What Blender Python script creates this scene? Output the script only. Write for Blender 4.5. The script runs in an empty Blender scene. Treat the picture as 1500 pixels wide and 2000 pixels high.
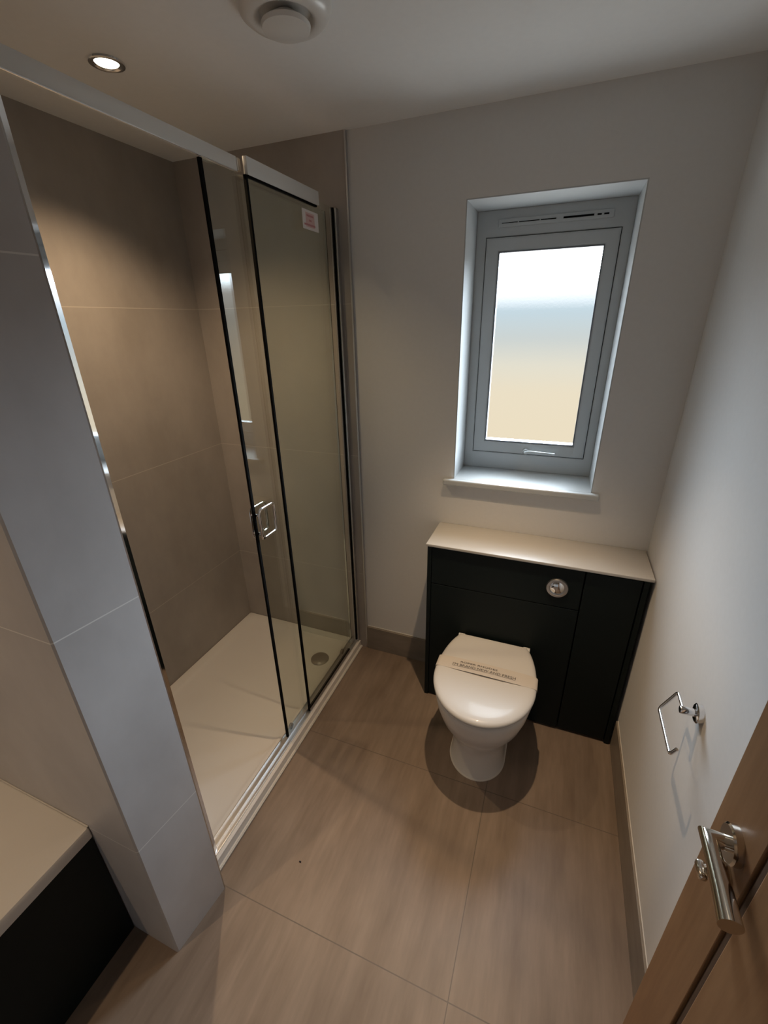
import bpy, bmesh, math
from mathutils import Vector, Matrix

S = bpy.context.scene
COL = S.collection
pi = math.pi

# ------------------------------------------------------------------ camera
cam = bpy.data.cameras.new('camera')
cam.sensor_width = 36.0
cam.lens = 849.33 / 2000 * 36.0          # focal length in px over the 2000 px side
cam.clip_start = 0.02
cam_o = bpy.data.objects.new('camera', cam); COL.objects.link(cam_o)
CP = Vector((-0.4175, -1.8473, 1.7495)); yaw, pit, rol = 0.38190, -0.41204, -0.021753
fw = Vector((-math.sin(yaw)*math.cos(pit), math.cos(yaw)*math.cos(pit), math.sin(pit)))
rt = Vector((math.cos(yaw), math.sin(yaw), 0)); upv = rt.cross(fw)
r2 = math.cos(rol)*rt + math.sin(rol)*upv
u2 = -math.sin(rol)*rt + math.cos(rol)*upv
M = Matrix((r2, u2, -fw)).transposed().to_4x4(); M.translation = CP
cam_o.matrix_world = M
S.camera = cam_o

# ------------------------------------------------------------------ look
S.view_settings.view_transform = 'Standard'
S.view_settings.look = 'None'
S.view_settings.exposure = 0.25
S.view_settings.gamma = 1.0
S.view_settings.use_curve_mapping = False
S.cycles.use_denoising = True
S.cycles.max_bounces = 10
S.cycles.diffuse_bounces = 6
S.cycles.transparent_max_bounces = 24
S.cycles.caustics_reflective = False
S.cycles.caustics_refractive = False
S.cycles.sample_clamp_indirect = 4.0
S.cycles.blur_glossy = 0.5

# ------------------------------------------------------------------ world: overcast sky over pale ground
W = bpy.data.worlds.new('world'); S.world = W; W.use_nodes = True
nt = W.node_tree; nt.nodes.clear()
wo = nt.nodes.new('ShaderNodeOutputWorld'); bg = nt.nodes.new('ShaderNodeBackground')
tc = nt.nodes.new('ShaderNodeTexCoord'); sx = nt.nodes.new('ShaderNodeSeparateXYZ')
mr = nt.nodes.new('ShaderNodeMapRange'); cr = nt.nodes.new('ShaderNodeValToRGB')
mr.inputs['From Min'].default_value = -1; mr.inputs['From Max'].default_value = 1
nt.links.new(tc.outputs['Generated'], sx.inputs[0]); nt.links.new(sx.outputs['Z'], mr.inputs['Value'])
nt.links.new(mr.outputs[0], cr.inputs[0])
# elevation (sine) -> radiance: unseen bright ground added to light the ceiling, cream far ground, haze, cloud
SKY = [(-1.0, (4.6, 4.8, 4.8)), (-.48, (4.6, 4.8, 4.8)), (-.29, (.72, .62, .45)), (-.135, (.71, .63, .48)), (-.085, (.66, .63, .53)), (-.035, (.52, .56, .55)),
       (.015, (.48, .59, .65)), (.055, (1.1, 1.15, 1.2)), (.13, (2.6, 2.9, 3.2)), (.5, (4.0, 4.8, 5.4)), (1.0, (2.5, 3.0, 3.4))]
SKY_SCALE = 0.16
els = cr.color_ramp.elements
while len(els) > 1: els.remove(els[-1])
for i, (p, c) in enumerate(SKY):
    e = els[0] if i == 0 else els.new((p+1)/2)
    e.position = (p+1)/2; e.color = tuple(x*SKY_SCALE for x in c) + (1,)
bg.inputs[1].default_value = 1.0/SKY_SCALE
# glow lobe added to the sky, mostly out of view, to brighten the room
GLOW, GLOW_POW = 120.0, 5.5
GE, GA = math.radians(16), math.radians(10)
GLOW_DIR = (math.cos(GE)*math.sin(GA), math.cos(GE)*math.cos(GA), math.sin(GE))
dt = nt.nodes.new('ShaderNodeVectorMath'); dt.operation = 'DOT_PRODUCT'; dt.inputs[1].default_value = GLOW_DIR
nrm = nt.nodes.new('ShaderNodeVectorMath'); nrm.operation = 'NORMALIZE'
nt.links.new(tc.outputs['Generated'], nrm.inputs[0]); nt.links.new(nrm.outputs[0], dt.inputs[0])
mxm = nt.nodes.new('ShaderNodeMath'); mxm.operation = 'MAXIMUM'; mxm.inputs[1].default_value = 0; nt.links.new(dt.outputs['Value'], mxm.inputs[0])
pw = nt.nodes.new('ShaderNodeMath'); pw.operation = 'POWER'; pw.inputs[1].default_value = GLOW_POW; nt.links.new(mxm.outputs[0], pw.inputs[0])
el = nt.nodes.new('ShaderNodeMapRange'); el.interpolation_type = 'SMOOTHSTEP'; el.inputs['From Min'].default_value = .055; el.inputs['From Max'].default_value = .17
nt.links.new(sx.outputs['Z'], el.inputs['Value'])
gm_ = nt.nodes.new('ShaderNodeMath'); gm_.operation = 'MULTIPLY'; nt.links.new(pw.outputs[0], gm_.inputs[0]); nt.links.new(el.outputs[0], gm_.inputs[1])
bg2 = nt.nodes.new('ShaderNodeBackground'); bg2.inputs[0].default_value = (.77, .885, 1.0, 1)
gs = nt.nodes.new('ShaderNodeMath'); gs.operation = 'MULTIPLY'; gs.inputs[1].default_value = GLOW; nt.links.new(gm_.outputs[0], gs.inputs[0]); nt.links.new(gs.outputs[0], bg2.inputs[1])
ad = nt.nodes.new('ShaderNodeAddShader'); nt.links.new(cr.outputs[0], bg.inputs[0]); nt.links.new(bg.outputs[0], ad.inputs[0]); nt.links.new(bg2.outputs[0], ad.inputs[1])
nt.links.new(ad.outputs[0], wo.inputs[0])

# the window opening as a light portal (steers sampling of the sky only)
pl = bpy.data.lights.new('window_portal', 'AREA'); pl.shape = 'RECTANGLE'; pl.size = 0.42; pl.size_y = 0.80
pl.cycles.is_portal = True
po = bpy.data.objects.new('window_portal', pl); COL.objects.link(po)
po.location = (-0.527, 0.275, 1.613); po.rotation_euler = (-pi/2, 0, 0)

LAMP_W = 26.0
WARM = (1.0, 0.71, 0.44)

# ------------------------------------------------------------------ material helpers
def mat(name, col=(.5, .5, .5), rough=.5, metal=0., spec=.5, coat=0.):
    m = bpy.data.materials.new(name); m.use_nodes = True
    b = m.node_tree.nodes['Principled BSDF']
    b.inputs['Base Color'].default_value = (*col, 1); b.inputs['Roughness'].default_value = rough
    b.inputs['Metallic'].default_value = metal; b.inputs['Specular IOR Level'].default_value = spec
    b.inputs['Coat Weight'].default_value = coat; b.inputs['Coat Roughness'].default_value = .05
    return m

def N(m, t, **k):
    n = m.node_tree.nodes.new(t)
    for a, v in k.items(): setattr(n, a, v)
    return n
def L(m, a, b): m.node_tree.links.new(a, b)

def mottle(m, c1, c2, scale=(1, 1, 1), size=4., detail=6., lo=.3, hi=.7, bump=0., dist=.01):
    """noise-mottled base colour in object space"""
    b = m.node_tree.nodes['Principled BSDF']
    t = N(m, 'ShaderNodeTexCoord'); mp = N(m, 'ShaderNodeMapping'); mp.inputs['Scale'].default_value = scale
    n = N(m, 'ShaderNodeTexNoise'); n.inputs['Scale'].default_value = size; n.inputs['Detail'].default_value = detail
    n.inputs['Roughness'].default_value = .6
    r = N(m, 'ShaderNodeValToRGB'); r.color_ramp.elements[0].position = lo; r.color_ramp.elements[1].position = hi
    r.color_ramp.elements[0].color = (*c1, 1); r.color_ramp.elements[1].color = (*c2, 1)
    L(m, t.outputs['Object'], mp.inputs[0]); L(m, mp.outputs[0], n.inputs['Vector']); L(m, n.outputs['Fac'], r.inputs[0])
    L(m, r.outputs[0], b.inputs['Base Color'])
    if bump:
        bp = N(m, 'ShaderNodeBump'); bp.inputs['Strength'].default_value = bump; bp.inputs['Distance'].default_value = dist
        L(m, n.outputs['Fac'], bp.inputs['Height']); L(m, bp.outputs[0], b.inputs['Normal'])
    return r.outputs[0], t

def joints(m, colsock, t, specs, jc):
    """specs: (axis, offset, pitch, width) -> grout lines mixed over colsock"""
    b = m.node_tree.nodes['Principled BSDF']
    s = N(m, 'ShaderNodeSeparateXYZ'); L(m, t.outputs['Object'], s.inputs[0])
    acc = None
    for ax, off, pitch, w in specs:
        a = N(m, 'ShaderNodeMath', operation='ADD'); a.inputs[1].default_value = -off + pitch*50 + pitch/2
        L(m, s.outputs[ax], a.inputs[0])
        f = N(m, 'ShaderNodeMath', operation='MODULO'); f.inputs[1].default_value = pitch; L(m, a.outputs[0], f.inputs[0])
        d = N(m, 'ShaderNodeMath', operation='SUBTRACT'); d.inputs[1].default_value = pitch/2; L(m, f.outputs[0], d.inputs[0])
        ab = N(m, 'ShaderNodeMath', operation='ABSOLUTE'); L(m, d.outputs[0], ab.inputs[0])
        lt = N(m, 'ShaderNodeMath', operation='LESS_THAN'); lt.inputs[1].default_value = w/2; L(m, ab.outputs[0], lt.inputs[0])
        if acc is None: acc = lt.outputs[0]
        else:
            mx = N(m, 'ShaderNodeMath', operation='MAXIMUM'); L(m, acc, mx.inputs[0]); L(m, lt.outputs[0], mx.inputs[1]); acc = mx.outputs[0]
    mix = N(m, 'ShaderNodeMix', data_type='RGBA')
    L(m, acc, mix.inputs['Factor']); L(m, colsock, mix.inputs['A']); mix.inputs['B'].default_value = (*jc, 1)
    L(m, mix.outputs['Result'], b.inputs['Base Color'])

PAINT = mat('wall_paint', (.60, .585, .565), .8, spec=.25); mottle(PAINT, (.69, .68, .665), (.71, .70, .685), size=60, bump=.03, dist=.002)
CEILP = mat('ceiling_paint', (.66, .66, .64), .9, spec=.2); mottle(CEILP, (.83, .83, .82), (.85, .85, .84), size=50)
TILE = mat('stone_tile', rough=.42, spec=.4)
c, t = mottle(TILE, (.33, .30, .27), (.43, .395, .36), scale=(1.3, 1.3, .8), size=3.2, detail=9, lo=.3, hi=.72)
joints(TILE, c, t, [('Z', .498, .662, .003)], (.52, .48, .43))
TILE_LIT = mat('stone_tile_daylit', rough=.42, spec=.4)  # same tile as the walls, with the partition's daylight lifted into its colour
c, t = mottle(TILE_LIT, (.425, .405, .40), (.525, .505, .50), scale=(1.3, 1.3, .8), size=3.6, detail=9, lo=.3, hi=.72)
joints(TILE_LIT, c, t, [('Z', .503, .680, .003)], (.68, .66, .63))
FLOOR = mat('floor_tile', rough=.42, spec=.35)
c, t = mottle(FLOOR, (.172, .126, .094), (.266, .207, .163), scale=(7, 1.1, 1), size=2.1, detail=12, lo=.28, hi=.74)
mp = N(FLOOR, 'ShaderNodeMapping'); mp.inputs['Scale'].default_value = (46, 5, 1); mp.inputs['Rotation'].default_value = (0, 0, .12)
nz = N(FLOOR, 'ShaderNodeTexNoise'); nz.inputs['Scale'].default_value = 1.6; nz.inputs['Detail'].default_value = 7
n2 = N(FLOOR, 'ShaderNodeTexNoise'); n2.inputs['Scale'].default_value = 2.6; n2.inputs['Detail'].default_value = 4
L(FLOOR, t.outputs['Object'], mp.inputs[0]); L(FLOOR, mp.outputs[0], nz.inputs['Vector']); L(FLOOR, t.outputs['Object'], n2.inputs['Vector'])
r1 = N(FLOOR, 'ShaderNodeMapRange'); r1.inputs['From Min'].default_value = .3; r1.inputs['From Max'].default_value = .72; r1.inputs['To Min'].default_value = .94; r1.inputs['To Max'].default_value = 1.06
r2_ = N(FLOOR, 'ShaderNodeMapRange'); r2_.inputs['From Min'].default_value = .3; r2_.inputs['From Max'].default_value = .7; r2_.inputs['To Min'].default_value = .86; r2_.inputs['To Max'].default_value = 1.12
L(FLOOR, nz.outputs['Fac'], r1.inputs['Value']); L(FLOOR, n2.outputs['Fac'], r2_.inputs['Value'])
mm = N(FLOOR, 'ShaderNodeMath', operation='MULTIPLY'); L(FLOOR, r1.outputs[0], mm.inputs[0]); L(FLOOR, r2_.outputs[0], mm.inputs[1])
vs_ = N(FLOOR, 'ShaderNodeVectorMath', operation='SCALE'); L(FLOOR, c, vs_.inputs[0]); L(FLOOR, mm.outputs[0], vs_.inputs['Scale'])
joints(FLOOR, vs_.outputs[0], t, [('Y', -1.268, .641, .003), ('X', -.49, 1.2, .003)], (.125, .10, .08))
SKIRT = mat('skirting_tile', rough=.42, spec=.4); mottle(SKIRT, (.19, .16, .13), (.27, .23, .19), scale=(1, 1, 3), size=5, detail=8)
WHITE = mat('white_ceramic', (.68, .67, .655), .14, spec=.4)
LIDW = mat('white_lid_plastic', (.60, .595, .59), .30, spec=.16, coat=.07)
ACRYL = mat('white_acrylic', (.74, .72, .69), .28, spec=.45)
UPVC = mat('white_upvc', (.51, .53, .535), .32, spec=.4)
CAULK = mat('white_caulk', (.60, .575, .535), .6)
RAIL = mat('anodised_rail', (.74, .74, .72), .36, metal=.15)
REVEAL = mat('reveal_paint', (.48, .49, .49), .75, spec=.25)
GREEN = mat('dark_green_board', (.0105, .0165, .0165), .48, spec=.2); mottle(GREEN, (.0042, .0086, .0092), (.0056, .0106, .0114), size=180)
GAP = mat('dark_gap', (.003, .003, .003), .9, spec=.1)
SLAB = mat('cream_solid_surface', (.52, .50, .47), .34, spec=.45)
CHROME = mat('chrome', (.82, .82, .83), .06, metal=1.)
SATIN = mat('satin_aluminium', (.62, .62, .62), .32, metal=1.)
BLACK = mat('black_seal', (.003, .003, .003), .8, spec=.08)
GASK = mat('grey_gasket', (.16, .17, .19), .6)
DRAIN = mat('brushed_drain', (.20, .19, .18), .45, metal=.6)
OAK = mat('oak_veneer', rough=.5, spec=.35); mottle(OAK, (.205, .102, .043), (.298, .160, .074), scale=(6, 6, .5), size=7, detail=10, lo=.3, hi=.7)
OAKG = mat('oak_groove', rough=.6, spec=.25); mottle(OAKG, (.06, .034, .02), (.085, .05, .03), scale=(6, 6, .5), size=7)
BRASSY = mat('polished_nickel', (.70, .64, .56), .12, metal=1.)
PAPER = mat('cream_paper', (.58, .54, .50), .7)
INK = mat('dark_ink', (.05, .045, .045), .7)
STICK = mat('white_sticker', (.74, .70, .68), .6)
STINK = mat('sticker_pink_print', (.66, .45, .43), .6)
STRED = mat('sticker_red_print', (.50, .22, .22), .6)
CRUMB = mat('dark_crumb', (.02, .015, .015), .8)

def glass(name, tint, f0):
    m = bpy.data.materials.new(name); m.use_nodes = True; n = m.node_tree; n.nodes.clear()
    o = n.nodes.new('ShaderNodeOutputMaterial'); mx = n.nodes.new('ShaderNodeMixShader')
    tr = n.nodes.new('ShaderNodeBsdfTransparent'); gl = n.nodes.new('ShaderNodeBsdfGlossy'); gm = n.nodes.new('ShaderNodeNewGeometry')
    tr.inputs[0].default_value = (*tint, 1); gl.inputs['Roughness'].default_value = 0.0; gl.inputs['Color'].default_value = (.95, .97, .95, 1)
    # Schlick reflectance, the same on both skins of the sheet
    dp = n.nodes.new('ShaderNodeVectorMath'); dp.operation = 'DOT_PRODUCT'
    n.links.new(gm.outputs['Incoming'], dp.inputs[0]); n.links.new(gm.outputs['Normal'], dp.inputs[1])
    def mth(op, a, b):
        k = n.nodes.new('ShaderNodeMath'); k.operation = op
        for i, v in enumerate((a, b)):
            if v is None: continue
            if isinstance(v, (int, float)): k.inputs[i].default_value = v
            else: n.links.new(v, k.inputs[i])
        return k.outputs[0]
    c = mth('ABSOLUTE', dp.outputs['Value'], None)
    F = mth('ADD', mth('MULTIPLY', mth('POWER', mth('SUBTRACT', 1.0, c), 5.0), 1-f0), f0)
    n.links.new(F, mx.inputs[0]); n.links.new(tr.outputs[0], mx.inputs[1]); n.links.new(gl.outputs[0], mx.inputs[2])
    n.links.new(mx.outputs[0], o.inputs[0])
    return m
GLASS = glass('shower_glass', (.955, .972, .945), .085)

# frosted window pane: rough refraction with a rippled face, part clear
FROST = bpy.data.materials.new('frosted_glass'); FROST.use_nodes = True
n = FROST.node_tree; n.nodes.clear()
o = n.nodes.new('ShaderNodeOutputMaterial'); mx = n.nodes.new('ShaderNodeMixShader'); mx.inputs[0].default_value = .5
tr = n.nodes.new('ShaderNodeBsdfTransparent'); tr.inputs[0].default_value = (.97, .98, .98, 1)
rf = n.nodes.new('ShaderNodeBsdfRefraction'); rf.inputs['Roughness'].default_value = .10; rf.inputs['IOR'].default_value = 1.08
tcn = n.nodes.new('ShaderNodeTexCoord'); no = n.nodes.new('ShaderNodeTexNoise'); no.inputs['Scale'].default_value = 95; no.inputs['Detail'].default_value = 3
bp = n.nodes.new('ShaderNodeBump'); bp.inputs['Strength'].default_value = .25; bp.inputs['Distance'].default_value = .004
n.links.new(tcn.outputs['Object'], no.inputs['Vector']); n.links.new(no.outputs['Fac'], bp.inputs['Height']); n.links.new(bp.outputs[0], rf.inputs['Normal'])
n.links.new(tr.outputs[0], mx.inputs[1]); n.links.new(rf.outputs[0], mx.inputs[2]); n.links.new(mx.outputs[0], o.inputs[0])

LAMP = bpy.data.materials.new('lit_lamp'); LAMP.use_nodes = True
n = LAMP.node_tree; n.nodes.clear(); o = n.nodes.new('ShaderNodeOutputMaterial'); e = n.nodes.new('ShaderNodeEmission')
e.inputs[0].default_value = (1, .86, .66, 1); e.inputs[1].default_value = 9; n.links.new(e.outputs[0], o.inputs[0])

# ------------------------------------------------------------------ mesh helpers
def merge(bm, tmp):
    me = bpy.data.meshes.new('tmp'); tmp.to_mesh(me); tmp.free(); bm.from_mesh(me); bpy.data.meshes.remove(me)

def box(bm, lo, hi, bev=0., seg=2):
    t = bmesh.new(); bmesh.ops.create_cube(t, size=1)
    c = [(a+b)/2 for a, b in zip(lo, hi)]; s = [abs(b-a) for a, b in zip(lo, hi)]
    for v in t.verts: v.co = Vector([v.co[i]*s[i]+c[i] for i in range(3)])
    if bev: bmesh.ops.bevel(t, geom=t.edges[:], offset=bev, segments=seg, affect='EDGES', profile=.5)
    merge(bm, t); return bm

def prism(bm, pts, z0, z1, bev=0.):
    t = bmesh.new()
    a = [t.verts.new((x, y, z0)) for x, y in pts]; b = [t.verts.new((x, y, z1)) for x, y in pts]
    t.faces.new(a[::-1]); t.faces.new(b); k = len(pts)
    for i in range(k): t.faces.new((a[i], a[(i+1) % k], b[(i+1) % k], b[i]))
    bmesh.ops.recalc_face_normals(t, faces=t.faces[:])
    if bev: bmesh.ops.bevel(t, geom=t.edges[:], offset=bev, segments=2, affect='EDGES')
    merge(bm, t); return bm

def loft(bm, rings, cap0=True, cap1=True):
    t = bmesh.new(); R = [[t.verts.new(p) for p in r] for r in rings]; k = len(rings[0])
    for A, B in zip(R, R[1:]):
        for i in range(k): t.faces.new((A[i], A[(i+1) % k], B[(i+1) % k], B[i]))
    if cap0: t.faces.new(R[0][::-1])
    if cap1: t.faces.new(R[-1])
    bmesh.ops.recalc_face_normals(t, faces=t.faces[:])
    merge(bm, t); return bm

def frame_from(axis):
    a = Vector(axis).normalized(); h = Vector((0, 0, 1)) if abs(a.z) < .9 else Vector((1, 0, 0))
    u = a.cross(h).normalized(); return a, u, a.cross(u)

def lathe(bm, prof, org, axis=(0, 0, 1), seg=48, close=True):
    """prof: (radius, height along axis); radius 0 ends are caps"""
    a, u, w = frame_from(axis); org = Vector(org); t = bmesh.new(); R = []
    for r, h in prof:
        if r < 1e-6: R.append([t.verts.new(org+a*h)])
        else: R.append([t.verts.new(org+a*h+(u*math.cos(q)+w*math.sin(q))*r) for q in [2*pi*i/seg for i in range(seg)]])
    for A, B in zip(R, R[1:]):
        for i in range(seg):
            j = (i+1) % seg
            if len(A) == 1 and len(B) == 1: continue
            if len(A) == 1: t.faces.new((A[0], B[i], B[j]))
            elif len(B) == 1: t.faces.new((A[i], A[j], B[0]))
            else: t.faces.new((A[i], A[j], B[j], B[i]))
    bmesh.ops.recalc_face_normals(t, faces=t.faces[:])
    merge(bm, t); return bm

def tube(bm, pts, r, seg=16, closed=False, sx=1., up=None):
    """round bar swept along a polyline with mitred corners"""
    P = [Vector(p) for p in pts]; k = len(P); t = bmesh.new(); R = []
    rr = list(r) if isinstance(r, (list, tuple)) else [r]*k
    d0 = (P[1]-P[0]).normalized(); _, u, w = frame_from(d0)
    if up is not None:
        u = Vector(up); u = (u-d0*u.dot(d0)).normalized(); w = d0.cross(u)
    prev = d0
    for i in range(k):
        din = (P[i]-P[i-1]).normalized() if (i > 0 or closed) else None
        dout = (P[(i+1) % k]-P[i]).normalized() if (i < k-1 or closed) else None
        if din is None: din = dout
        if dout is None: dout = din
        if i > 0:
            q = prev.rotation_difference(din); u = q @ u; w = q @ w; prev = din
        tan = (din+dout).normalized(); ring = []
        for s in range(seg):
            a = 2*pi*s/seg; off = u*math.cos(a)*rr[i]*sx+w*math.sin(a)*rr[i]
            off = off - din*(off.dot(tan)/max(din.dot(tan), .2))
            ring.append(t.verts.new(P[i]+off))
        R.append(ring)
        if i < k-1 or closed:
            q = prev.rotation_difference(dout); u = q @ u; w = q @ w; prev = dout
    for A, B in list(zip(R, R[1:])) + ([(R[-1], R[0])] if closed else []):
        for s in range(seg): t.faces.new((A[s], A[(s+1) % seg], B[(s+1) % seg], B[s]))
    if not closed: t.faces.new(R[0][::-1]); t.faces.new(R[-1])
    bmesh.ops.recalc_face_normals(t, faces=t.faces[:])
    merge(bm, t); return bm

def rounded(pts, rad, n=5):
    """polyline with its inner corners rounded"""
    P = [Vector(p) for p in pts]; out = [P[0]]
    for a, b, c in zip(P, P[1:], P[2:]):
        d1 = (a-b).normalized(); d2 = (c-b).normalized(); rr = min(rad, (a-b).length*.45, (c-b).length*.45)
        s, e = b+d1*rr, b+d2*rr
        for i in range(n+1):
            q = i/n; out.append(s*(1-q)**2+b*2*q*(1-q)+e*q*q)
    return out+[P[-1]]

def obj(name, bm, m, parent=None, smooth=None):
    me = bpy.data.meshes.new(name); bm.to_mesh(me); bm.free(); me.materials.append(m)
    if smooth is not None:
        me.polygons.foreach_set('use_smooth', [True]*len(me.polygons)); me.update()
    o = bpy.data.objects.new(name, me); COL.objects.link(o)
    if smooth is not None and smooth < 179:
        b = bmesh.new(); b.from_mesh(me)
        for e in b.edges:
            if len(e.link_faces) == 2 and e.calc_face_angle(0) > math.radians(smooth): e.smooth = False
        b.to_mesh(me); b.free()
    if parent is not None:
        o.parent = parent; o.matrix_parent_inverse = Matrix.Translation(-parent_loc(parent))
    return o
def parent_loc(p):
    q = Vector(p.location)
    while p.parent is not None: p = p.parent; q = q + p.location if False else q
    return q if q.length else Vector((0, 0, 0))

def struct(name, bm, m, parent=None, smooth=None):
    o = obj(name, bm, m, parent, smooth)
    if parent is None: o['kind'] = 'structure'
    return o

def thing(name, label, cat, loc, group=None, kind=None):
    o = bpy.data.objects.new(name, None); COL.objects.link(o); o.location = loc; o.empty_display_size = .05
    if label: o['label'] = label
    if cat: o['category'] = cat
    if group: o['group'] = group
    if kind: o['kind'] = kind
    return o
def tag(o, label, cat, group=None):
    o['label'] = label; o['category'] = cat
    if group: o['group'] = group
    return o
B = bmesh.new

# ------------------------------------------------------------------ room
H = 2.4; XL = -2.103; YF = -3.2; XT = -1.281
WL, WR, WB, WT, WD = -.817, -.244, 1.094, 2.145, .205
struct('floor', box(B(), (XL-.1, YF-.1, -.1), (.1, .32, 0)), FLOOR)
struct('ceiling', box(B(), (XL-.1, YF-.1, H), (.1, .32, H+.1)), CEILP)
b = B()
box(b, (XT, 0, 0), (WL, .32, H)); box(b, (WR, 0, 0), (.1, .32, H))
box(b, (WL, 0, 0), (WR, .32, WB-.022)); box(b, (WL, 0, WT), (WR, .32, H))
struct('wall_back', b, PAINT)
struct('wall_back_tiled', box(B(), (XL, -.010, 0), (XT, .32, H)), TILE)
struct('wall_left', box(B(), (XL-.1, YF, 0), (XL, .32, H)), TILE)
struct('wall_right', box(B(), (0, YF, 0), (.1, .32, H)), PAINT)
struct('wall_front', box(B(), (XL-.1, YF-.1, 0), (.1, YF, H)), PAINT)
XP1, XP2, Y1, Y2 = -1.281, -1.259, -1.459, -1.272
struct('wall_partition', prism(B(), [(XL, Y2), (XL, Y1), (XP1-.004, Y1), (XP1, Y1+.004), (XP2, Y2-.004), (XP2-.004, Y2)], 0, H), TILE_LIT)
struct('trim_1', box(B(), (XT-.002, -.012, 0), (XT+.005, .001, H), .001), SATIN)
struct('trim_2', prism(B(), [(XP2-.010, Y2+.001), (XP2-.010, Y2-.004), (XP2-.001, Y2-.007), (XP2+.001, Y2-.001)], 0, H), SATIN)
SK = .150
struct('baseboard_back', box(B(), (XT+.006, -.014, 0), (-.872, 0, SK), .001), SKIRT)
struct('baseboard_right', box(B(), (-.0085, YF, 0), (0, -.226, SK), .001), SKIRT)
b = B(); box(b, (XT+.006, -.004, SK), (-.872, 0, SK+.004), .001); struct('trim_4', b, CAULK)
b = B(); box(b, (-.0025, YF, SK), (0, -.226, SK+.003), .0005); struct('trim_5', b, CAULK)

# ------------------------------------------------------------------ window
win = thing('window_1', None, None, (0, 0, 0), kind='structure')
b = B()   # plastered reveal lining
box(b, (WL, .0, WB), (WL+.004, WD+.06, WT)); box(b, (WR-.004, .0, WB), (WR, WD+.06, WT)); box(b, (WL+.004, .0, WT-.004), (WR-.004, WD+.06, WT))
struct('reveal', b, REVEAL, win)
FX0, FX1, FZ0, FZ1 = WL+.004, WR-.004, WB, WT-.004
SX0, SX1, SZ0, SZ1 = -.772, -.285, 1.175, 2.048
def ring_frame(b, o, i, y0, y1, bev):
    """one-piece rectangular frame, welded corners"""
    (x0, x1, z0, z1), (a0, a1, c0, c1) = o, i; t = bmesh.new()
    def q(x0, x1, z0, z1, y): return [t.verts.new(p) for p in ((x0, y, z0), (x1, y, z0), (x1, y, z1), (x0, y, z1))]
    of, nf, ob, nb = q(x0, x1, z0, z1, y0), q(a0, a1, c0, c1, y0), q(x0, x1, z0, z1, y1), q(a0, a1, c0, c1, y1)
    E = []
    for k in range(4):
        j = (k+1) % 4
        t.faces.new((of[k], of[j], nf[j], nf[k])); t.faces.new((ob[k], nb[k], nb[j], ob[j]))
        t.faces.new((of[k], ob[k], ob[j], of[j])); t.faces.new((nf[k], nf[j], nb[j], nb[k]))
    bmesh.ops.recalc_face_normals(t, faces=t.faces[:])
    if bev:
        for f in (of, nf):
            for k in range(4): E.append(t.edges.get((f[k], f[(k+1) % 4])))
        bmesh.ops.bevel(t, geom=E, offset=bev, segments=2, affect='EDGES')
    merge(b, t)
struct('outer_frame', (lambda b: (ring_frame(b, (FX0, FX1, FZ0, FZ1), (SX0-.002, SX1+.002, SZ0-.002, SZ1+.002), WD, WD+.07, .002), b)[1])(B()), UPVC, win)
struct('frame_gasket', (lambda b: (ring_frame(b, (SX0-.004, SX1+.004, SZ0-.004, SZ1+.004), (SX0+.01, SX1-.01, SZ0+.01, SZ1-.01), WD+.012, WD+.02, 0), b)[1])(B()), BLACK, win)
GX0, GX1, GZ0, GZ1 = -.720, -.333, 1.228, 1.998
sash = struct('sash', (lambda b: (ring_frame(b, (SX0+.001, SX1-.001, SZ0+.001, SZ1-.001), (GX0, GX1, GZ0, GZ1), WD-.004, WD+.06, .004), b)[1])(B()), UPVC, win)
struct('glazing_gasket', (lambda b: (ring_frame(b, (GX0-.001, GX1+.001, GZ0-.001, GZ1+.001), (GX0+.004, GX1-.004, GZ0+.004, GZ1-.004), WD-.001, WD+.005, 0), b)[1])(B()), GASK, sash)
t_ = bmesh.new()
vs = [t_.verts.new(p) for p in ((GX0, WD+.0055, GZ0), (GX1, WD+.0055, GZ0), (GX1, WD+.0055, GZ1), (GX0, WD+.0055, GZ1))]; t_.faces.new(vs)
struct('frosted_pane', t_, FROST, sash)
# trickle vent: slim bar with open slots
vent = struct('trickle_vent', box(B(), (-.728, WD-.006, 2.081), (-.318, WD, 2.108), .002), UPVC, win)
b = B()
for x0, x1, h in ((-.715, -.655, .0020), (-.650, -.575, .0026), (-.570, -.515, .0032), (-.490, -.385, .0062), (-.374, -.360, .0052), (-.352, -.335, .0052)):
    box(b, (x0, WD-.0075, 2.094-h/2), (x1, WD-.0055, 2.094+h/2))
struct('vent_slot', b, GAP, vent)
wh = struct('window_handle', lathe(B(), [(0, 0), (.013, 0), (.013, .010), (.010, .014), (0, .014)], (-.530, WD-.004, 1.190), (0, -1, 0), 24), UPVC, sash, 40)
struct('lever', tube(B(), rounded([(-.530, WD-.012, 1.190), (-.530, WD-.034, 1.190), (-.516, WD-.036, 1.197), (-.405, WD-.036, 1.193)], .008), .0062, 12, sx=1.2), UPVC, wh, 50)
# window board with rounded nosing
struct('window_board', (lambda b: (box(b, (WL, -.002, WB-.022), (WR, WD+.02, WB), 0), box(b, (-.860, -.032, WB-.026), (-.216, -.0005, WB+.001), .007, 3), b)[2])(B()), UPVC, win)

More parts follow.
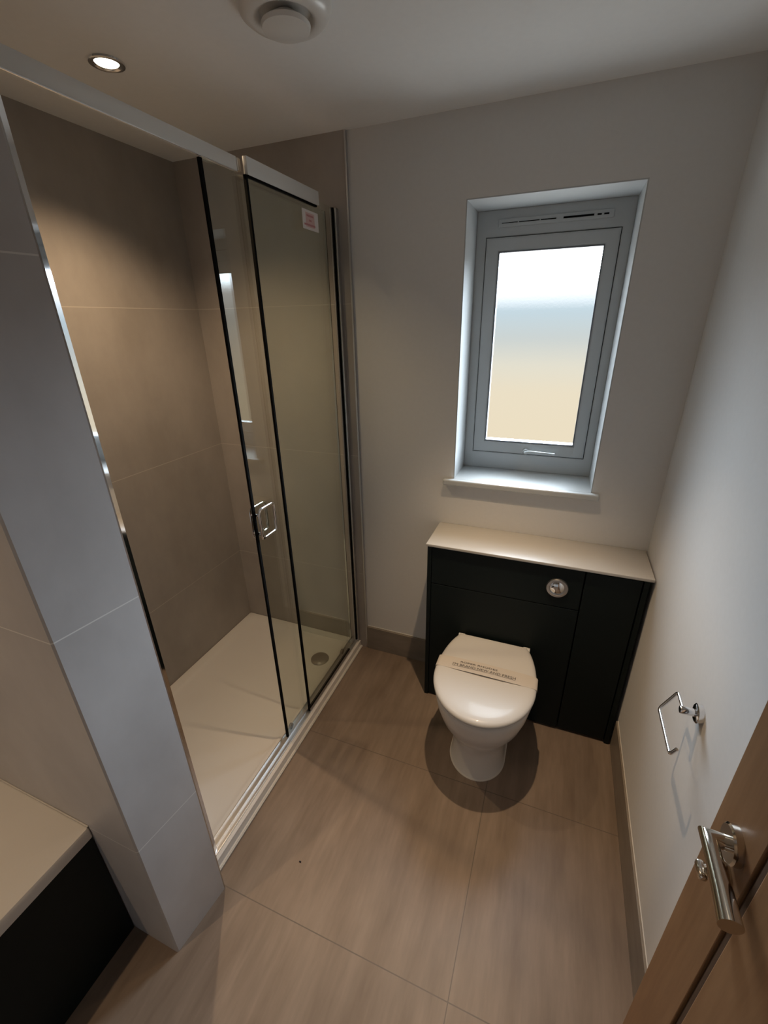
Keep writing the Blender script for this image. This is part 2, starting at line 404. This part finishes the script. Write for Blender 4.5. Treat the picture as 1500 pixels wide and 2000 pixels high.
# ------------------------------------------------------------------ shower tray
ZT = .045; TX1 = -1.318
tray = thing('shower_tray', 'low white shower tray on the floor behind the glass screen', 'shower tray', (-1.7, -.65, 0))
def rrect(x0, x1, y0, y1, r, z, n=6):
    out = []
    for cx, cy, a0 in ((x1-r, y1-r, 0), (x0+r, y1-r, pi/2), (x0+r, y0+r, pi), (x1-r, y0+r, 3*pi/2)):
        for i in range(n+1):
            a = a0+pi/2*i/n; out.append((cx+r*math.cos(a), cy+r*math.sin(a), z))
    return out
tx0, tx1, ty0, ty1 = XL+.001, TX1, Y2+.001, -.011
loft_r = [rrect(tx0, tx1, ty0, ty1, .004, .0), rrect(tx0, tx1, ty0, ty1, .004, ZT-.004), rrect(tx0+.004, tx1-.004, ty0+.004, ty1-.004, .006, ZT),
          rrect(tx0+.045, tx1-.075, ty0+.05, ty1-.05, .05, ZT), rrect(tx0+.055, tx1-.085, ty0+.06, ty1-.06, .05, ZT-.006),
          rrect(tx0+.075, tx1-.105, ty0+.08, ty1-.08, .05, ZT-.014), rrect(tx0+.3, tx1-.25, ty0+.4, ty1-.35, .05, ZT-.019)]
obj('tray_body', loft(B(), loft_r), ACRYL, tray, 35)
dr = obj('drain_cover', lathe(B(), [(.050, -.012), (.050, 0), (.046, .004), (.020, .007), (0, .0075)], (-1.475, -.222, ZT-.012), (0, 0, 1), 40), DRAIN, tray, 40)
dr['label'] = 'round grey waste cover'
b = B(); prism(b, [(TX1, Y2), (TX1, -.013), (TX1+.012, -.013), (TX1+.012, Y2)], 0, .012, .003)
struct('trim_6', b, CAULK)

# ------------------------------------------------------------------ shower screen (fixed part) and sliding door
GXf, GXd = -1.336, -1.3525       # fixed pane and sliding pane planes
sc = thing('shower_screen', 'chrome framed shower screen with fixed glass panel by window wall', 'shower screen', (-1.345, -.6, ZT))
obj('header_rail', box(B(), (-1.3585, Y2+.001, 2.1475), (-1.3455, -.588, 2.182), .002), RAIL, sc, 30)
b = B(); box(b, (-1.3475, Y2+.001, 2.1455), (-1.3450, -.588, 2.1475))
obj('rail_lip', b, CHROME, sc)
obj('rail_end_cap', box(B(), (-1.358, -.588, 2.149), (-1.344, -.572, 2.180), .002), BRASSY, sc)
pc = obj('pane_clamp_rail', box(B(), (-1.3425, -.566, 2.1435), (-1.328, -.150, 2.188), .002), RAIL, sc, 30)
obj('clamp_gasket', box(B(), (-1.341, -.566, 2.138), (-1.330, -.165, 2.1435)), BLACK, sc)
fp = obj('fixed_pane', box(B(), (GXf-.003, -.5645, ZT+.0302), (GXf+.003, -.035, 2.160)), GLASS, sc)
obj('edge_seal', box(B(), (GXf-.004, -.574, ZT+.012), (GXf+.005, -.565, 2.143)), BLACK, fp)
obj('edge_seal', box(B(), (GXf-.004, -.040, ZT+.018), (GXf+.006, -.030, 2.160)), BLACK, fp)
obj('wall_profile', box(B(), (-1.350, -.033, ZT+.0065), (-1.322, -.0105, 2.160), .002), SATIN, sc)
obj('wall_profile', prism(B(), [(-1.366, Y2+.0005), (-1.321, Y2+.0005), (-1.3355, Y2+.062), (-1.366, Y2+.062)], ZT+.0065, 2.1455), CHROME, sc)
# bottom track: two ribs
b = B(); box(b, (-1.376, Y2+.002, ZT+.0002), (-1.330, -.012, ZT+.006), .001); box(b, (-1.349, Y2+.002, ZT+.006), (-1.346, -.012, ZT+.016)); box(b, (-1.375, Y2+.002, ZT+.006), (-1.372, -.012, ZT+.014))
obj('bottom_track', b, SATIN, sc)
b = B(); box(b, (-1.345, -.570, ZT+.006), (-1.330, -.130, ZT+.024), .002)
o_ = obj('pane_bottom_rail', b, mat('dark_rail', (.24, .215, .19), .45, metal=.3), sc); o_['label'] = 'brownish bottom rail'
obj('clamp_gasket', box(B(), (-1.3415, -.570, ZT+.0242), (-1.3305, -.133, ZT+.030)), BLACK, sc)
sd = thing('shower_door', 'sliding glass shower door with square chrome pull handle, slid open', 'shower door', (GXd, -.42, ZT))
dp = obj('door_pane', box(B(), (GXd-.003, -.728, ZT+.016), (GXd+.003, -.075, 2.145)), GLASS, sd)
obj('edge_seal', box(B(), (GXd-.004, -.737, ZT+.016), (GXd+.004, -.727, 2.144)), BLACK, sd)
obj('edge_seal', box(B(), (GXd-.004, -.075, ZT+.016), (GXd+.004, -.069, 2.144)), CHROME, sd)
for sgn, nm in ((1, 'pull_handle'), (-1, 'pull_handle')):
    x = GXd+sgn*.018
    y0, y1, z0, z1 = -.725, -.640, 1.050, 1.160
    pts = rounded([(x, y0, (z0+z1)/2), (x, y0, z1), (x, y1, z1), (x, y1, z0), (x, y0, z0), (x, y0, (z0+z1)/2-.0005)], .016)
    b = tube(B(), pts[:-1], .0045, 10, closed=True, sx=1.6)
    for z in (z0+.02, z1-.02): lathe(b, [(.005, .0026), (.005, .018)], (GXd+sgn*.0005, y0, z), (sgn, 0, 0), 12)
    obj(nm, b, CHROME, sd, 45)
for y, z in ((-.690, ZT+.030), (-.170, ZT+.030)):
    obj('guide_roller', lathe(B(), [(0, 0), (.014, 0), (.014, .010), (.006, .014), (0, .014)], (GXd-.003, y, z), (-1, 0, 0), 20), DRAIN, sd, 40)
st = tag(obj('warning_sticker', box(B(), (GXf+.0031, -.272, 2.058), (GXf+.0036, -.160, 2.118)), STICK),
         'white sticker with pink print on the fixed shower glass', 'sticker')
b = B()
box(b, (GXf+.0036, -.250, 2.066), (GXf+.0038, -.188, 2.110)); obj('pink_print', b, STINK, st)
b = B()
for z, y0, y1 in ((2.101, -.243, -.195), (2.087, -.228, -.210), (2.073, -.262, -.185)): box(b, (GXf+.0038, y0, z-.003), (GXf+.0040, y1, z+.003))
obj('red_print', b, STRED, st)

# ------------------------------------------------------------------ toilet unit
CL, CR, CY, CT = -.872, -.012, -.225, .869
cab = thing('toilet_unit', 'dark green back-to-wall toilet cabinet under the window', 'cabinet', (-.44, -.11, 0))
BZ = CT-.012
obj('end_panel', box(B(), (CL+.004, CY, 0), (CL+.022, -.002, BZ), .001), GREEN, cab)
obj('end_panel', box(B(), (CR-.022, CY, 0), (CR-.004, -.002, BZ), .001), GREEN, cab)
obj('carcass', box(B(), (CL+.022, CY+.024, .02), (CR-.022, -.016, BZ-.002)), GAP, cab)
fpn = obj('cistern_panel', box(B(), (CL+.024, CY+.003, .668), (-.236, CY+.022, BZ-.003), .0012), GREEN, cab)
obj('access_panel', box(B(), (CL+.024, CY+.003, .012), (-.236, CY+.022, .664), .0012), GREEN, cab)
obj('cupboard_door', box(B(), (-.231, CY+.005, .014), (CR-.026, CY+.023, BZ-.012), .0012), GREEN, cab)
obj('top_rail', box(B(), (-.231, CY+.009, BZ-.010), (CR-.024, CY+.024, BZ-.002)), GREEN, cab)
fb = obj('flush_button', lathe(B(), [(0, 0), (.0425, 0), (.0425, .004), (.040, .009), (.031, .0095), (.029, .005), (0, .005)], (-.327, CY+.003, .757), (0, -1, 0), 48), SATIN, cab, 30)
fb['label'] = 'round chrome dual flush button'
for sgn in (-1, 1):
    t_ = bmesh.new(); lathe(t_, [(0, .012), (.010, .0115), (.020, .0095), (.0275, .005), (.0275, .003), (0, .003)], (0, 0, 0), (0, -1, 0), 48)
    bmesh.ops.bisect_plane(t_, geom=t_.verts[:]+t_.edges[:]+t_.faces[:], plane_co=(-.006+sgn*.0006, 0, 0), plane_no=(-sgn, 0, 0), clear_outer=True)
    bmesh.ops.translate(t_, verts=t_.verts[:], vec=(-.327, CY+.002, .757))
    obj('push_half', t_, CHROME, fb, 40)
tag(obj('worktop', box(B(), (CL, CY-.012, CT-.012), (CR+.006, -.001, CT), .0015), SLAB, None, 30), 'thin cream worktop on the dark toilet cabinet', 'worktop')

# ------------------------------------------------------------------ toilet
TX = -.553
toi = thing('toilet', 'white back-to-wall toilet with closed lid in front of dark cabinet', 'toilet', (TX, -.42, 0))
def dshape(hw, hwb, yb, ym, yf, z, n=20, e=2.0):
    R = []
    for i in range(n//2): # right side from back to widest
        q = i/(n//2); a = q*pi/2
        R.append((hwb+(hw-hwb)*math.sin(a), yb+(ym-yb)*(q*.55+.45*(1-math.cos(a)))))
    for i in range(n+1):
        a = pi/2*i/n; R.append((hw*abs(math.cos(a))**(2/e), ym+(yf-ym)*abs(math.sin(a))**(2/e)))
    Lf = [(-x, y) for x, y in R[::-1] if abs(x) > 1e-5]
    return [(TX+x, y, z) for x, y in R+Lf]
yb = CY+.0020
pan = [dshape(.116, .112, yb, -.47, -.600, 0), dshape(.114, .112, yb, -.47, -.598, .004), dshape(.109, .112, yb, -.46, -.588, .05),
       dshape(.108, .113, yb, -.455, -.582, .11), dshape(.112, .116, yb, -.455, -.588, .150), dshape(.124, .122, yb, -.46, -.606, .185),
       dshape(.145, .130, yb, -.465, -.634, .225), dshape(.166, .136, yb, -.47, -.660, .270), dshape(.182, .140, yb, -.47, -.681, .325),
       dshape(.190, .143, yb, -.47, -.691, .370), dshape(.191, .144, yb, -.47, -.693, .392), dshape(.188, .142, yb, -.47, -.690, .400)]
obj('pan', loft(B(), pan), WHITE, toi, 60)
obj('sealant_bead', loft(B(), [dshape(.1185, .114, yb-.001, -.47, -.6025, .0), dshape(.1175, .114, yb-.001, -.47, -.601, .003), dshape(.1155, .112, yb-.001, -.47, -.598, .0045)]), CAULK, toi, 60)
LB = -.236
seat = [dshape(.190, .140, LB, -.47, -.692, .4005), dshape(.196, .144, LB, -.47, -.699, .405), dshape(.196, .144, LB, -.47, -.699, .413), dshape(.192, .141, LB, -.47, -.695, .4165)]
obj('seat', loft(B(), seat), LIDW, toi, 40)
lid = [dshape(.192, .142, LB, -.47, -.695, .4175), dshape(.199, .148, LB, -.47, -.703, .421), dshape(.200, .149, LB, -.47, -.704, .427),
       dshape(.1975, .147, LB-.001, -.47, -.7015, .4328), dshape(.191, .144, LB-.003, -.469, -.694, .4378), dshape(.182, .139, LB-.007, -.467, -.684, .4407),
       dshape(.170, .132, LB-.012, -.465, -.671, .4422), dshape(.155, .122, LB-.02, -.462, -.654, .4428), dshape(.11, .09, LB-.05, -.45, -.59, .4432), dshape(.05, .04, LB-.11, -.44, -.51, .4434)]
obj('lid', loft(B(), lid), LIDW, toi, 60)
for x in (-.140, .144):
    obj('hinge', lathe(B(), [(0, -.014), (.011, -.014), (.012, 0), (.011, .014), (0, .014)], (TX+x, LB+.0, .424), (1, 0, 0), 20), WHITE, toi, 40)

# paper band wrapped across the lid, folded down at both sides
def lid_z(x):
    a = abs(x)
    for (x0, z0), (x1, z1) in zip(((0, .4433), (.05, .4433), (.11, .4428), (.155, .4415), (.185, .4385), (.1955, .434), (.1995, .428), (.199, .422)), ((.05, .4433), (.11, .4428), (.155, .4415), (.185, .4385), (.1955, .434), (.1995, .428), (.199, .422), (.1985, .415))):
        if x0 <= a <= x1 or (x1 < x0 and x1 <= a <= x0): return z0+(z1-z0)*((a-x0)/(x1-x0) if x1 != x0 else 0)
    return .43
ct_ = [(-.2020, .4235), (-.2020, .430), (-.1985, .4360), (-.187, .4400), (-.156, .4430), (-.11, .4440), (-.05, .4452), (0, .4458), (.05, .4452), (.11, .4440), (.156, .4430), (.187, .4400), (.1985, .4360), (.2020, .430), (.2020, .4235)]
t_ = bmesh.new(); rows = []
PY0, PY1 = -.468, -.405
for k in range(7):
    f = k/6; row = []
    for x, z in ct_:
        lift = .0045*max(0, 1-(x/.15)**2)*max(0, 1-f*2.2)      # the front edge bows up off the lid
        row.append(t_.verts.new((TX+x, PY0+(PY1-PY0)*f-(.010*max(0, 1-(x/.2)**2) if k == 0 else 0), z+lift+.0006)))
    rows.append(row)
for A, Bq in zip(rows, rows[1:]):
    for i in range(len(ct_)-1): t_.faces.new((A[i], A[i+1], Bq[i+1], Bq[i]))
bmesh.ops.recalc_face_normals(t_, faces=t_.faces[:])
ret = bmesh.ops.solidify(t_, geom=t_.faces[:], thickness=.0004)
band = tag(obj('paper_band', t_, PAPER, None, 60), 'cream paper hygiene band printed I\'M BRAND NEW AND FRESH across the lid', 'paper band')
def text(name, body, width, height, cx, cy, z, m, parent):
    cu = bpy.data.curves.new(name, 'FONT'); cu.body = body; cu.align_x = 'CENTER'; cu.align_y = 'CENTER'; cu.size = .02; cu.extrude = .00008
    to = bpy.data.objects.new(name, cu); COL.objects.link(to)
    dg = bpy.context.evaluated_depsgraph_get(); me = bpy.data.meshes.new_from_object(to.evaluated_get(dg))
    COL.objects.unlink(to); bpy.data.objects.remove(to)
    xs = [v.co.x for v in me.vertices]; ys = [v.co.y for v in me.vertices]
    fx = width/(max(xs)-min(xs)); fy = height/(max(ys)-min(ys)); mx_, my_ = (max(xs)+min(xs))/2, (max(ys)+min(ys))/2
    for v in me.vertices:
        x = (v.co.x-mx_)*fx; v.co = Vector((cx+x, cy+(v.co.y-my_)*fy, z(cx+x, cy+(v.co.y-my_)*fy)+v.co.z))
    me.materials.clear(); me.materials.append(m)
    o = bpy.data.objects.new(name, me); COL.objects.link(o); o.parent = parent
    return o
def band_z(x, y):
    q = x-TX; f = (y-PY0)/(PY1-PY0)
    z = .4458
    for (x0, z0), (x1, z1) in zip(ct_, ct_[1:]):
        if x0 <= q <= x1 and x1 > x0: z = z0+(z1-z0)*(q-x0)/(x1-x0)
    return z+.0045*max(0, 1-(q/.15)**2)*max(0, 1-f*2.2)+.0014
text('printed_slogan', "I'M BRAND NEW AND FRESH", .252, .0150, TX-.008, -.445, band_z, INK, band)
text('printed_name', "ROPER RHODES", .150, .0095, TX-.030, -.426, band_z, INK, band)
t_ = bmesh.new(); k = 24
v0 = [t_.verts.new((TX-.008-.126+.252*i/k, -.4565, band_z(TX-.008-.126+.252*i/k, -.4565))) for i in range(k+1)]
v1 = [t_.verts.new((TX-.008-.126+.252*i/k, -.4552, band_z(TX-.008-.126+.252*i/k, -.4552))) for i in range(k+1)]
for i in range(k): t_.faces.new((v0[i], v0[i+1], v1[i+1], v1[i]))
obj('printed_line', t_, INK, band)

# ------------------------------------------------------------------ bath
XB, ZB0, ZB1 = -1.456, .470, .509
bath = thing('bath', 'white bath with dark panel behind the tiled partition wall', 'bath', (-1.78, -2.3, 0))
bx0, bx1, by0, by1 = XL+.001, XB, YF+.03, Y1-.001
rings = [rrect(bx0, bx1, by0, by1, .006, ZB0), rrect(bx0, bx1, by0, by1, .006, ZB1-.008), rrect(bx0+.002, bx1-.003, by0+.002, by1-.002, .006, ZB1-.002),
         rrect(bx0+.006, bx1-.010, by0+.006, by1-.006, .006, ZB1), rrect(bx0+.06, bx1-.09, by0+.09, by1-.33, .16, ZB1),
         rrect(bx0+.07, bx1-.10, by0+.10, by1-.34, .16, ZB1-.012), rrect(bx0+.09, bx1-.12, by0+.16, by1-.38, .15, ZB1-.2), rrect(bx0+.13, bx1-.16, by0+.25, by1-.44, .12, ZB1-.37)]
obj('tub', loft(B(), rings), ACRYL, bath, 40)
obj('bath_panel', box(B(), (XB-.022, by0, 0), (XB-.004, by1-.001, ZB0-.0005), .001), GREEN, bath)
struct('trim_3', box(B(), (XL, Y1-.004, ZB1), (XB-.002, Y1, ZB1+.004), .0015), CAULK)

# ------------------------------------------------------------------ extractor valve and downlights
FC = (-1.096, -.684, H)
ev = thing('ceiling_extractor_vent', 'round white domed extractor vent on the ceiling', 'vent', FC)
obj('outer_ring', lathe(B(), [(.104, 0), (.104, -.008), (.099, -.020), (.086, -.029), (.072, -.031), (.062, -.027), (.057, -.016), (0, -.014)], FC, (0, 0, 1), 64), ACRYL, ev, 60)
obj('centre_disc', lathe(B(), [(0, -.0145), (.018, -.0145), (.046, -.031), (.055, -.037), (.053, -.045), (.030, -.050), (0, -.051)], FC, (0, 0, 1), 64), ACRYL, ev, 60)

def downlight(x, y, label, watts, beam=126, blend=.75):
    d = thing('downlight', label, 'downlight', (x, y, H), 'recessed ceiling downlights')
    obj('bezel', lathe(B(), [(.045, 0), (.044, -.004), (.038, -.006), (.032, -.004), (.029, 0), (.029, .0)], (x, y, H-.0002), (0, 0, 1), 40), CHROME, d, 50)
    obj('lamp', lathe(B(), [(.0285, 0), (.0285, -.0012), (0, -.0016)], (x, y, H-.0004), (0, 0, 1), 32), LAMP, d, 60)
    l = bpy.data.lights.new('downlight_beam', 'SPOT'); l.energy = watts; l.color = WARM; l.spot_size = math.radians(beam); l.spot_blend = blend; l.shadow_soft_size = .014
    lo = bpy.data.objects.new('downlight_beam', l); COL.objects.link(lo); lo.location = (x, y, H-.012)
    return d
downlight(-1.661, -.672, 'lit ceiling downlight above the shower', LAMP_W*1.4, 127, 1.0)
downlight(-.59, -.60, 'lit ceiling downlight above the toilet', LAMP_W*2.5, 64, 1.0)
downlight(-1.66, -2.15, 'lit ceiling downlight above the bath', LAMP_W*1.35, 104, 1.0)

# ------------------------------------------------------------------ toilet roll holder
rh = thing('toilet_roll_holder', 'empty chrome toilet roll holder on the right wall', 'toilet roll holder', (0, -.862, .867))
py, pz = -.862, .867
obj('rose', lathe(B(), [(0, .0), (.0235, .0), (.0235, .011), (.021, .013), (0, .013)], (0, py, pz), (-1, 0, 0), 36), CHROME, rh, 40)
obj('post', lathe(B(), [(.0095, .012), (.0095, .043), (.0085, .045), (0, .045)], (0, py, pz), (-1, 0, 0), 24), CHROME, rh, 40)
HOLD = [(-.037, py, pz), (-.037, -.803, pz), (-.066, -.803, .800), (-.066, -.945, .800), (-.056, -.945, .822)]
obj('roll_arm', tube(B(), rounded(HOLD, .009), .0042, 12), CHROME, rh, 60)

# ------------------------------------------------------------------ open door
DX, DE, DH = -.110, -1.268, 2.04     # face plane, free edge, hinge side
door = thing('door_1', None, None, (DX+.02, -1.65, 0), kind='structure')
DB = DE-.80; DT = .040
b = B()
box(b, (DX, DE-.112, .008), (DX+DT, DE, 2.03), .0015)          # lock stile
box(b, (DX, DB, .008), (DX+DT, DB+.112, 2.03), .0015)
box(b, (DX, DB+.112, 1.92), (DX+DT, DE-.112, 2.03)); box(b, (DX, DB+.112, .008), (DX+DT, DE-.112, .16))
struct('stiles_and_rails', b, OAK, door)
b = B()
for y in (DE-.120, DB+.112): box(b, (DX+.005, y, .16), (DX+DT-.005, y+.008, 1.92))
for y in (DE-.128, DB+.120): box(b, (DX+.0015, y, .16), (DX+DT-.0015, y+.008, 1.92))
struct('panel_groove', b, OAKG, door)
struct('door_panel', box(B(), (DX+.0, DB+.128, .168), (DX+DT, DE-.128, 1.912), .003), OAK, door)
HY, HZ = -1.335, 1.078
def handle(sgn, x):
    h = struct('door_handle', lathe(B(), [(0, 0), (.0265, 0), (.0265, .009), (.024, .0115), (.012, .0115), (0, .0115)], (x, HY, HZ), (sgn, 0, 0), 40), BRASSY, door, 40)
    X = x+sgn*.033
    struct('lever', tube(B(), [(x+sgn*.010, HY, HZ), (X, HY, HZ), (X, HY-.030, HZ), (X, HY-.070, HZ-.001), (X+sgn*.001, HY-.106, HZ-.002)], [.0105, .0105, .0108, .0122, .0138], 24), BRASSY, h, 50)
    q = struct('thumb_turn', lathe(B(), [(0, 0), (.0255, 0), (.0255, .007), (.023, .0095), (.010, .0095), (0, .0095)], (x, HY-.004, HZ-.062), (sgn, 0, 0), 40), BRASSY, door, 40)
    b = lathe(B(), [(.006, .008), (.006, .030)], (x, HY-.004, HZ-.062), (sgn, 0, 0), 20)
    box(b, (x+sgn*.029-.006, HY-.008-.013, HZ-.062-.006), (x+sgn*.029+.006, HY-.008+.013, HZ-.062+.006), .004, 3)
    struct('snib', b, BRASSY, q, 40)
handle(-1, DX)
handle(1, DX+DT)

# ------------------------------------------------------------------ crumb on the floor
t_ = bmesh.new(); bmesh.ops.create_icosphere(t_, subdivisions=1, radius=.004)
for v in t_.verts: v.co = Vector((v.co.x*1.3-1.061+.0, v.co.y*.7-1.115, max(0.0002, v.co.z*.6+.002)))
tag(obj('crumb', t_, CRUMB), 'tiny dark crumb on the floor near the partition wall', 'debris')
